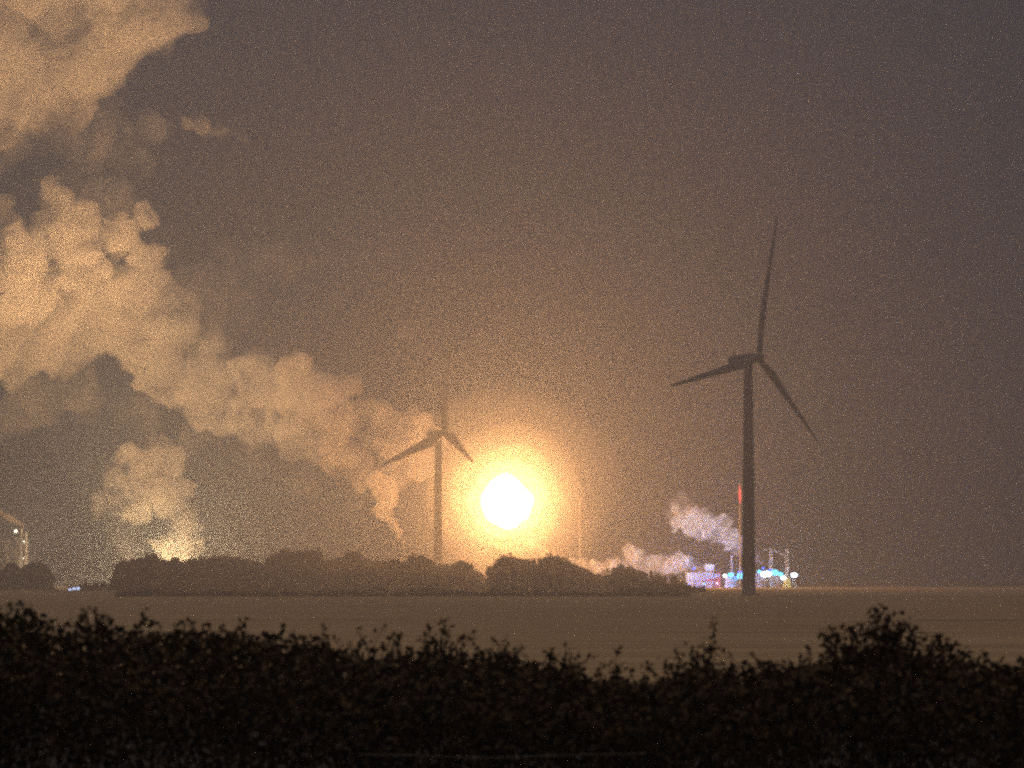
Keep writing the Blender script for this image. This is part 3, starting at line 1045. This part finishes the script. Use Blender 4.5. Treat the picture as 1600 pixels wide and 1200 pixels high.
def trunk_mesh(h, r, seed, crown_h):
    R = random.Random(seed)
    bm = bmesh.new()
    p = Vector((0, 0, -0.5)); pr = r
    for k in range(5):
        q = p + Vector((R.uniform(-.15, .15), R.uniform(-.15, .15), (h + crown_h * 0.6) / 5))
        add_tube(bm, p, q, pr, pr * 0.75, 7)
        if k >= 1:
            for _ in range(2):
                d = Vector((R.uniform(-1, 1), R.uniform(-1, 1), R.uniform(0.5, 1.1))).normalized()
                add_tube(bm, q, q + d * h * 0.9, pr * 0.45, pr * 0.12, 5)
        p, pr = q, pr * 0.75
    me = bpy.data.meshes.new('trunk'); bm.to_mesh(me); bm.free(); me.materials.append(M['bark'])
    return me


PROTO = []
for k in range(7):
    R0 = [4.2, 5.0, 3.8, 5.6, 4.6, 3.2, 4.8][k]
    H0 = [9.5, 10.5, 10.0, 9.5, 8.5, 9.5, 10.5][k]
    v, f = clump_crown('crown', R0, H0, 30 + k, nf=2100, fs=0.8)
    v[:, 2] += 0.6
    PROTO.append((np_mesh('crown', v, f, M['crown']), trunk_mesh(1.6, 0.32, k, H0), H0 + 0.6))
SPIKY = []
for k in range(3):
    v, f = clump_crown('crown', [1.7, 2.2, 1.9][k], 12.0, 60 + k, spiky=True, nf=1200, fs=0.65)
    v[:, 2] += 0.8
    SPIKY.append((np_mesh('crown', v, f, M['crown']), trunk_mesh(1.6, 0.25, 50 + k, 11), 12.8))

profile = [(186, 905), (192, 888), (205, 878), (230, 869), (262, 872), (330, 874), (345, 868), (365, 868), (385, 872), (415, 880), (432, 868), (445, 862),
           (465, 866), (482, 861), (500, 868), (512, 880), (530, 872), (548, 867), (572, 868), (590, 876), (630, 875), (665, 872), (690, 885), (715, 880), (738, 893),
           (752, 896), (758, 925), (764, 925), (768, 888), (776, 873), (800, 868), (840, 869), (872, 870), (886, 884), (912, 894), (932, 900),
           (946, 898), (962, 884), (985, 884), (1005, 894), (1022, 896), (1045, 906), (1062, 905), (1085, 918), (1110, 930)]


def prof_y(x):
    for (x0, y0), (x1, y1) in zip(profile[:-1], profile[1:]):
        if x0 <= x <= x1: return y0 + (y1 - y0) * (x - x0) / (x1 - x0)
    return 930


def place_tree(px, topy, D, label, group, protos, R, wide=1.0):
    cm, tm, h0 = R.choice(protos)
    b = base_at(px, D)
    hh = max(2.5, at(px, topy, D).z - b.z)
    root = bpy.data.objects.new('spruce_tree' if protos is SPIKY else 'tree', None)
    COL.objects.link(root)
    root.location = b
    root.rotation_euler = (0, 0, R.uniform(0, 6.28))
    s = hh / h0
    root.scale = (s * wide * R.uniform(0.95, 1.25), s * wide * R.uniform(0.95, 1.25), s)
    tag(root, label, 'tree', group)
    for nm, me in (('crown', cm), ('trunk', tm)):
        c = bpy.data.objects.new(nm, me); COL.objects.link(c); c.parent = root
    return root


def section(px):
    if px < 330: return ('dark broadleaf tree in the wood below the left steam column', 'trees of the wood below the left steam column')
    if px < 520: return ('dark broadleaf tree in the domed clump between the left fire and the steam jet', 'trees of the domed clump between fire and steam jet')
    if px < 700: return ('hazy broadleaf tree around the steam jet and the left turbine foot', 'trees around the left turbine foot')
    if px < 760: return ('orange hazed low tree between the left turbine and the flare', 'low trees between left turbine and flare')
    if px < 885: return ('orange hazed tree in the block directly below the flare', 'trees directly below the flare')
    return ('small hazy tree on the slope of treetops under the low white steam bank', 'trees under the low white steam bank')


R = random.Random(77)
x = 192.0
while x < 1100:
    gap = 755 < x < 767
    if not gap:
        spiky = (x > 785 and x < 870 and R.random() < 0.55) or (x > 940 and R.random() < 0.65)
        D = R.uniform(1840, 1960) if x < 760 else R.uniform(1760, 1860)
        lab, grp = section(x)
        if spiky:
            lab = 'spire shaped conifer ' + ('on the skyline directly below the flare' if x < 885 else 'poking up before the low white steam bank')
            grp = lab + ' group'
        y = prof_y(x) + R.uniform(-6, 4)
        place_tree(x, y, D, lab, grp, SPIKY if spiky else PROTO, R, 1.0 if not spiky else 1.15)
    x += R.uniform(7, 13) if not (x > 940) else R.uniform(5, 9)
# rows in front, lower
for row in range(2):
    x = 196.0 + row * 5
    while x < 1085:
        if not (750 < x < 772):
            y = prof_y(x)
            D = 1830 - row * 90 if x < 760 else 1745 - row * 70
            yb = 903 + FPX * CAM_Z / D
            yy = y + (yb - y) * (0.22 + 0.22 * row) + R.uniform(-3, 3)
            if yb - yy > 6:
                lab, grp = section(x)
                place_tree(x, yy, D, lab, grp, PROTO, R, 1.15)
        x += R.uniform(15, 24)
# trees at the far left
for px, py in ((-12, 880), (4, 884), (16, 889), (28, 881), (38, 884), (48, 878), (58, 876), (66, 880), (76, 884), (84, 893)):
    place_tree(px, py + R.uniform(-2, 2), R.uniform(1840, 1940), 'dim rounded tree in the clump at the left edge below the slim stacks', 'trees of the clump at the left edge', PROTO, R)
for px, py in ((142, 917), (152, 914), (163, 918), (174, 915), (183, 913)):
    place_tree(px, py, R.uniform(1850, 1900), 'low round bush between the blue white shed and the wood', 'low bushes right of the blue white shed', PROTO, R, 1.6)

# undergrowth that fills the wood
ug = []
r2 = np.random.default_rng(5)
for _ in range(15000):
    px = r2.uniform(188, 1098)
    if 754 < px < 769: continue
    D = r2.uniform(1650, 1900) if px < 760 else r2.uniform(1600, 1800)
    b = at(px, 0, D)
    y = prof_y(px)
    htop = max(1.5, (at(px, y, D).z - ground_z(b.x, D)) * 0.55)
    ug.append((b.x, D, ground_z(b.x, D) + htop * r2.uniform(0, 1) ** 1.2))
for _ in range(1500):
    px = r2.choice((r2.uniform(-25, 92), r2.uniform(132, 192)))
    D = r2.uniform(1840, 1960)
    b = at(px, 0, D)
    top = 5.5 * (1 - ((px - 30) / 66) ** 2) if px < 100 else 2.6 + 0.9 * math.sin(px * 0.5)
    ug.append((b.x, D, ground_z(b.x, D) + max(0.5, top) * r2.uniform(0, 1)))
for _ in range(12000):
    px = r2.uniform(188, 1075)
    D = r2.uniform(1230, 1700)
    b = at(px, 0, D)
    k_ = 2.2 * max(0.0, mnoise.noise(Vector((b.x / 13.0, D / 60.0, 0))) - 0.02)
    ug.append((b.x, D, ground_z(b.x, D) + 4.0 * k_ * (D - 1100) / 600 * r2.uniform(0, 1)))
ug = np.array(ug)
v, f = leaf_faces(ug, r2.uniform(1.2, 2.4, len(ug)), r2)
o = bpy.data.objects.new('undergrowth', np_mesh('undergrowth', v, f, M['crown'])); COL.objects.link(o)
tag(o, 'dark undergrowth filling the foot of the wood', 'undergrowth', kind='stuff')

# distant hedge line at the horizon on the right
hl = []
for _ in range(5000):
    px = r2.uniform(1235, 1660)
    D = r2.uniform(2600, 2700)
    b = at(px, 0, D)
    hmax = 3.0 + 3.0 * max(0, mnoise.noise(Vector((px / 26.0, 1, 1)))) + 1.5 * mnoise.noise(Vector((px / 7.0, 1, 5)))
    hl.append((b.x, D, ground_z(b.x, D) + hmax * r2.uniform(0, 1)))
hl = np.array(hl)
v, f = leaf_faces(hl, r2.uniform(0.8, 1.6, len(hl)), r2)
o = bpy.data.objects.new('hedge', np_mesh('hedge', v, f, M['crown'])); COL.objects.link(o)
tag(o, 'far low hedge along the horizon at the right', 'hedge')

# ------------------------------------------------------------------ foreground thicket
hp = [(-300, 955), (0, 973), (40, 967), (100, 979), (160, 968), (270, 976), (400, 986), (480, 993), (560, 1016), (640, 1020), (690, 1002), (720, 1024), (790, 1014), (830, 1024),
      (890, 1030), (930, 1058), (960, 1048), (1000, 1064), (1060, 1044), (1108, 1034), (1150, 1050), (1200, 1034), (1250, 1036), (1290, 1016), (1330, 1004), (1380, 996), (1430, 1006),
      (1480, 1014), (1530, 1034), (1600, 1036), (1900, 1040)]


def hedge_y(x):
    for (x0, y0), (x1, y1) in zip(hp[:-1], hp[1:]):
        if x0 <= x <= x1: return y0 + (y1 - y0) * (x - x0) / (x1 - x0)
    return hp[0][1] if x < hp[0][0] else hp[-1][1]


DH = 38.0


def hedge_top(px):
    return at(px, hedge_y(px), DH).z + 0.03 * mnoise.noise(Vector((px / 14.0, 0, 2)))


n = 120000
px = r2.uniform(-1300, 2900, n)
dy = r2.uniform(-1.6, 2.6, n)
pts = np.empty((n, 3)); keep = np.ones(n, bool)
for i in range(n):
    tz = hedge_top(px[i])
    D = DH + dy[i]
    a = at(px[i], 0, D)
    prof = 1 - 0.10 * (dy[i] / 2.0) ** 2 if dy[i] > 0 else 1 - 0.30 * (dy[i] / 1.6) ** 2
    lump = 0.10 * mnoise.noise(Vector((a.x * 1.7, D * 1.7, 0)))
    gz = ground_z(a.x, D)
    topz = gz + (tz - gz) * prof + lump - 0.05
    f = r2.uniform(0, 1) ** 0.55
    pts[i] = (a.x, D, gz + (topz - gz) * f)
v, f = leaf_faces(pts, r2.uniform(0.035, 0.085, n), r2)
thicket = empty('bramble_thicket', (0, DH, ground_z(0, DH)), 'dark leafy bramble thicket filling the whole foreground', 'bramble hedge')
v[:, 1] -= DH; v[:, 2] -= thicket.location.z
o = bpy.data.objects.new('foliage', np_mesh('foliage', v, f, M['leaf'])); COL.objects.link(o); o.parent = thicket
# inner stems
bm = bmesh.new()
Rr = random.Random(9)
for _ in range(420):
    pxx = Rr.uniform(-1300, 2900)
    D = DH + Rr.uniform(-1.0, 2.2)
    a = at(pxx, 0, D); gz = ground_z(a.x, D)
    h = (hedge_top(pxx) - gz) * Rr.uniform(0.7, 0.97)
    p = Vector((a.x, D, gz))
    d = Vector((Rr.uniform(-.4, .4), Rr.uniform(-.3, .3), 1)).normalized()
    for k in range(4):
        q = p + d * h / 4
        add_tube(bm, p - thicket.location, q - thicket.location, 0.012 * (1 - k * 0.18), 0.012 * (0.82 - k * 0.18), 5)
        d = (d + Vector((Rr.uniform(-.35, .35), Rr.uniform(-.2, .2), 0))).normalized()
        p = q
bm_obj('stem', bm, M['twig'], thicket)


def sprig(vl, bm, base, h, lean, R, leafs, dens=26, curl=0.25, spread=0.045):
    p = Vector(base)
    d = Vector((lean, R.uniform(-.2, .2), 1)).normalized()
    nseg = 6
    for k in range(nseg):
        q = p + d * h / nseg
        add_tube(bm, p, q, 0.0055 * (1 - k / 8), 0.0055 * (1 - (k + 1) / 8), 4)
        m_ = max(1, int(dens * h / nseg))
        for _ in range(m_):
            f = R.random()
            c = p.lerp(q, f) + Vector((R.gauss(0, spread), R.gauss(0, spread), R.gauss(0, spread * 0.6)))
            vl.append((c.x, c.y, c.z, R.uniform(*leafs)))
        d = (d + Vector((R.uniform(-curl, curl) + lean * 0.15, R.uniform(-curl, curl), -0.02))).normalized()
        p = q


def plant(name, label, cat, px, py_base, D, specs, mat, seed, group=None, leafs=(0.03, 0.07), dens=40, spread=0.04, curl=0.25):
    """specs: (dx px, height px, lean, base row offset px)"""
    R = random.Random(seed)
    b = at(px, py_base, D)
    gz = ground_z(b.x, D)
    root = empty(name, (b.x, D, gz), label, cat, group)
    bm = bmesh.new(); vl = []
    k = ppm(D)
    z0 = b.z - gz
    for dx, hpx, lean, off in specs:
        xb = dx / k
        st = Vector((xb, R.uniform(-.15, .15), z0 - off / k))
        add_tube(bm, (xb * 0.5, st.y, 0), st, 0.011, 0.006, 5)
        sprig(vl, bm, st, hpx / k, lean, R, leafs, dens, curl, spread)
    bm_obj('stem', bm, M['twig'], root)
    a = np.array(vl)
    v, f = leaf_faces(a[:, :3], a[:, 3], np.random.default_rng(seed))
    o = bpy.data.objects.new('foliage', np_mesh('foliage', v, f, mat)); COL.objects.link(o); o.parent = root
    return root


R = random.Random(4)
# shoots all along the crest of the thicket
bm = bmesh.new(); vl = []
for _ in range(330):
    pxx = R.uniform(-1000, 2600)
    D = DH + R.uniform(-0.6, 1.6)
    a = at(pxx, 0, D)
    h = R.choice([0.06, 0.08, 0.1, 0.12, 0.16, 0.2]) * R.uniform(0.7, 1.3)
    sprig(vl, bm, (a.x, D - DH, hedge_top(pxx) - 0.06 - thicket.location.z), h, R.uniform(-.6, .6), R, (0.03, 0.07), 60, 0.3, 0.022)
bm_obj('shoot', bm, M['twig'], thicket)
a = np.array(vl)
v, f = leaf_faces(a[:, :3], a[:, 3], np.random.default_rng(8))
o = bpy.data.objects.new('shoot_leaves', np_mesh('shoot_leaves', v, f, M['leaf'])); COL.objects.link(o); o.parent = thicket

R = random.Random(31)
plant('hawthorn_bush', 'highest scraggy bush with rust and olive leaves standing above the thicket on the right', 'bush', 1375, 1020, 37.6,
      [(R.uniform(-85, 95), 0, R.uniform(-.5, .5), 0) for _ in range(0)] +
      [(dx, hpx, lean, 0) for dx, hpx, lean in ((-78, 34, -.4), (-70, 44, .1), (-60, 52, -.2), (-50, 48, .3), (-42, 44, -.2), (-32, 46, .2), (-20, 44, -.1), (-10, 50, .2), (0, 66, .05), (6, 72, 0), (10, 74, -.1), (16, 60, .2), (28, 50, .1), (40, 46, .3), (52, 38, -.2), (66, 30, .4), (80, 30, .2), (95, 32, -.1), (108, 22, .3), (-5, 40, .5), (20, 40, -.4))],
      M['leaf_red'], 32, dens=110, spread=0.045)
plant('shrub', 'leggy thin shrub with open twigs sticking up below the left turbine', 'bush', 690, 1030, 38.0,
      [(-20, 40, -.3, 0), (-10, 58, -.1, 0), (-4, 66, .0, 0), (4, 60, .1, 0), (14, 50, .25, 0), (26, 42, .4, 0), (-30, 30, -.2, 0), (36, 28, .3, 0)], M['leaf'], 33, dens=48, spread=0.04)
plant('shrub', 'short two pronged shoot standing left of the leggy shrub below the left turbine', 'bush', 590, 1020, 38.0,
      [(-14, 38, -.3, 0), (-6, 46, .0, 0), (6, 38, .4, 0), (20, 32, .3, 0), (36, 36, 0, 0)], M['leaf'], 34, dens=48, spread=0.035)
plant('tall_weed', 'single tall narrow weed spike rising above the thicket left of the right turbine foot', 'weed', 1108, 1050, 38.0,
      [(0, 86, .03, 0), (-3, 50, -.1, 0), (5, 45, .12, 0)], M['leaf'], 35, dens=60, spread=0.02, curl=0.07)
plant('shrub', 'bushy dark clump right beside the tall weed spike on its left', 'bush', 1070, 1054, 38.0,
      [(-26, 30, -.3, 0), (-14, 40, .1, 0), (-4, 44, -.1, 0), (8, 36, .3, 0), (20, 50, 0, 0)], M['leaf'], 36, dens=60)
plant('shrub', 'arching forked shoot right of the bright flare in the thicket crest', 'bush', 890, 1042, 38.0,
      [(-12, 38, -.5, 0), (-4, 34, -.2, 0), (6, 30, .3, 0), (14, 34, .8, 0)], M['leaf'], 37, dens=55, spread=0.03)
plant('tall_weed', 'short upright weed in the dip of the thicket, right of the forked shoot', 'weed', 961, 1060, 38.0,
      [(0, 50, .02, 0), (4, 28, .3, 0), (-4, 26, -.3, 0)], M['leaf'], 38, dens=50, spread=0.022, curl=0.1)
plant('shrub', 'rounded shoot cluster in the thicket crest under the flare', 'bush', 775, 1026, 38.0,
      [(-20, 26, -.3, 0), (-8, 34, 0, 0), (6, 34, .3, 0), (20, 26, .6, 0), (34, 22, .1, 0)], M['leaf'], 39, dens=60)
plant('shrub', 'dark knobbly bush top near the left edge below the slim stacks', 'bush', 45, 990, 37.8,
      [(-10, 40, -.1, 0), (-2, 48, 0, 0), (6, 46, .1, 0), (16, 30, .3, 0), (-18, 26, -.3, 0)], M['leaf'], 40, dens=110, spread=0.04)
plant('shrub', 'olive green bush cut off by the left edge of the view', 'bush', 2, 990, 37.6,
      [(-30, 54, -.1, 0), (-20, 58, 0, 0), (-8, 54, .1, 0), (2, 50, 0, 0), (12, 44, .2, 0), (20, 30, .3, 0)], M['leaf_green'], 41, dens=120, spread=0.045)
plant('shrub', 'thin twiggy top sticking out of the thicket below the shed', 'bush', 150, 990, 38.0,
      [(-12, 32, -.2, 0), (0, 38, .1, 0), (12, 28, .3, 0)], M['leaf'], 42, dens=60, spread=0.03)

# grass leaves close to the camera, bottom edge, right of the middle
tf = empty('grass_tuft', (0.0, 0, 0), 'black pointed tuft of leaves rising from the bottom edge right of the middle', 'grass tuft')
DT = 14.0
bt = at(1185, 1200, DT)
tf.location = (bt.x, DT, ground_z(bt.x, DT))
k = ppm(DT)
for dx, ty, w, lean in ((24, 1136, 7, 10), (10, 1158, 12, 8), (-4, 1178, 14, 6), (20, 1170, 11, 2), (-16, 1192, 12, 6), (28, 1186, 9, -2)):
    top = at(1185 + dx, ty, DT) - tf.location
    base = Vector(((dx - lean * 4) / k, 0, 0))
    mid = base.lerp(top, 0.6) + Vector((-lean * 0.2 / k, 0, 0))
    bm = bmesh.new(); W = w / k
    for (p, q, w0, w1) in ((base, mid, W * 1.1, W), (mid, top, W, W * 0.12)):
        vs = [bm.verts.new(p + Vector((-w0 / 2, 0, 0))), bm.verts.new(p + Vector((0, 0.02, 0))), bm.verts.new(p + Vector((w0 / 2, 0, 0))),
              bm.verts.new(q + Vector((w1 / 2, 0, 0))), bm.verts.new(q + Vector((0, 0.02, 0))), bm.verts.new(q + Vector((-w1 / 2, 0, 0)))]
        bm.faces.new((vs[0], vs[1], vs[4], vs[5])); bm.faces.new((vs[1], vs[2], vs[3], vs[4]))
    bmesh.ops.remove_doubles(bm, verts=bm.verts, dist=1e-5)
    ob = bm_obj('blade', bm, M['leaf'], tf)
    md = ob.modifiers.new('thickness', 'SOLIDIFY'); md.thickness = 0.003

# wire of a field fence in front of the thicket
DF = 34.0
fa, fb2 = at(560, 1179, DF), at(1010, 1176, DF)
fe = empty('wire_fence', (fa.x, DF, ground_z(fa.x, DF)), 'thin field fence with one faint pale wire low in front of the thicket', 'fence')
bm = bmesh.new()
pts_ = []
for q in range(13):
    f_ = q / 12
    pts_.append(fa.lerp(fb2, f_) - fe.location + Vector((0, 0, -0.03 * math.sin(math.pi * f_) + 0.006 * math.sin(f_ * 11))))
for a_, b_ in zip(pts_[:-1], pts_[1:]): add_tube(bm, a_, b_, 0.0022, 0.0022, 5)
bm_obj('wire', bm, M['wire'], fe)
for P_ in (pts_[0], pts_[-1]):
    bm = bmesh.new(); add_tube(bm, (P_.x, 0.05, -0.2), (P_.x + 0.01, 0.05, P_.z + 0.03), 0.035, 0.03, 8)
    bm_obj('post', bm, M['twig'], fe)

# ------------------------------------------------------------------ air
bm = bmesh.new()
add_box(bm, (0, 3350, 349), (8000, 7300, 704))
hz_ = bm_obj('haze', bm, mat_volume('haze air', HAZE_COL, HAZE_D, HAZE_G))
tag(hz_, kind='stuff')
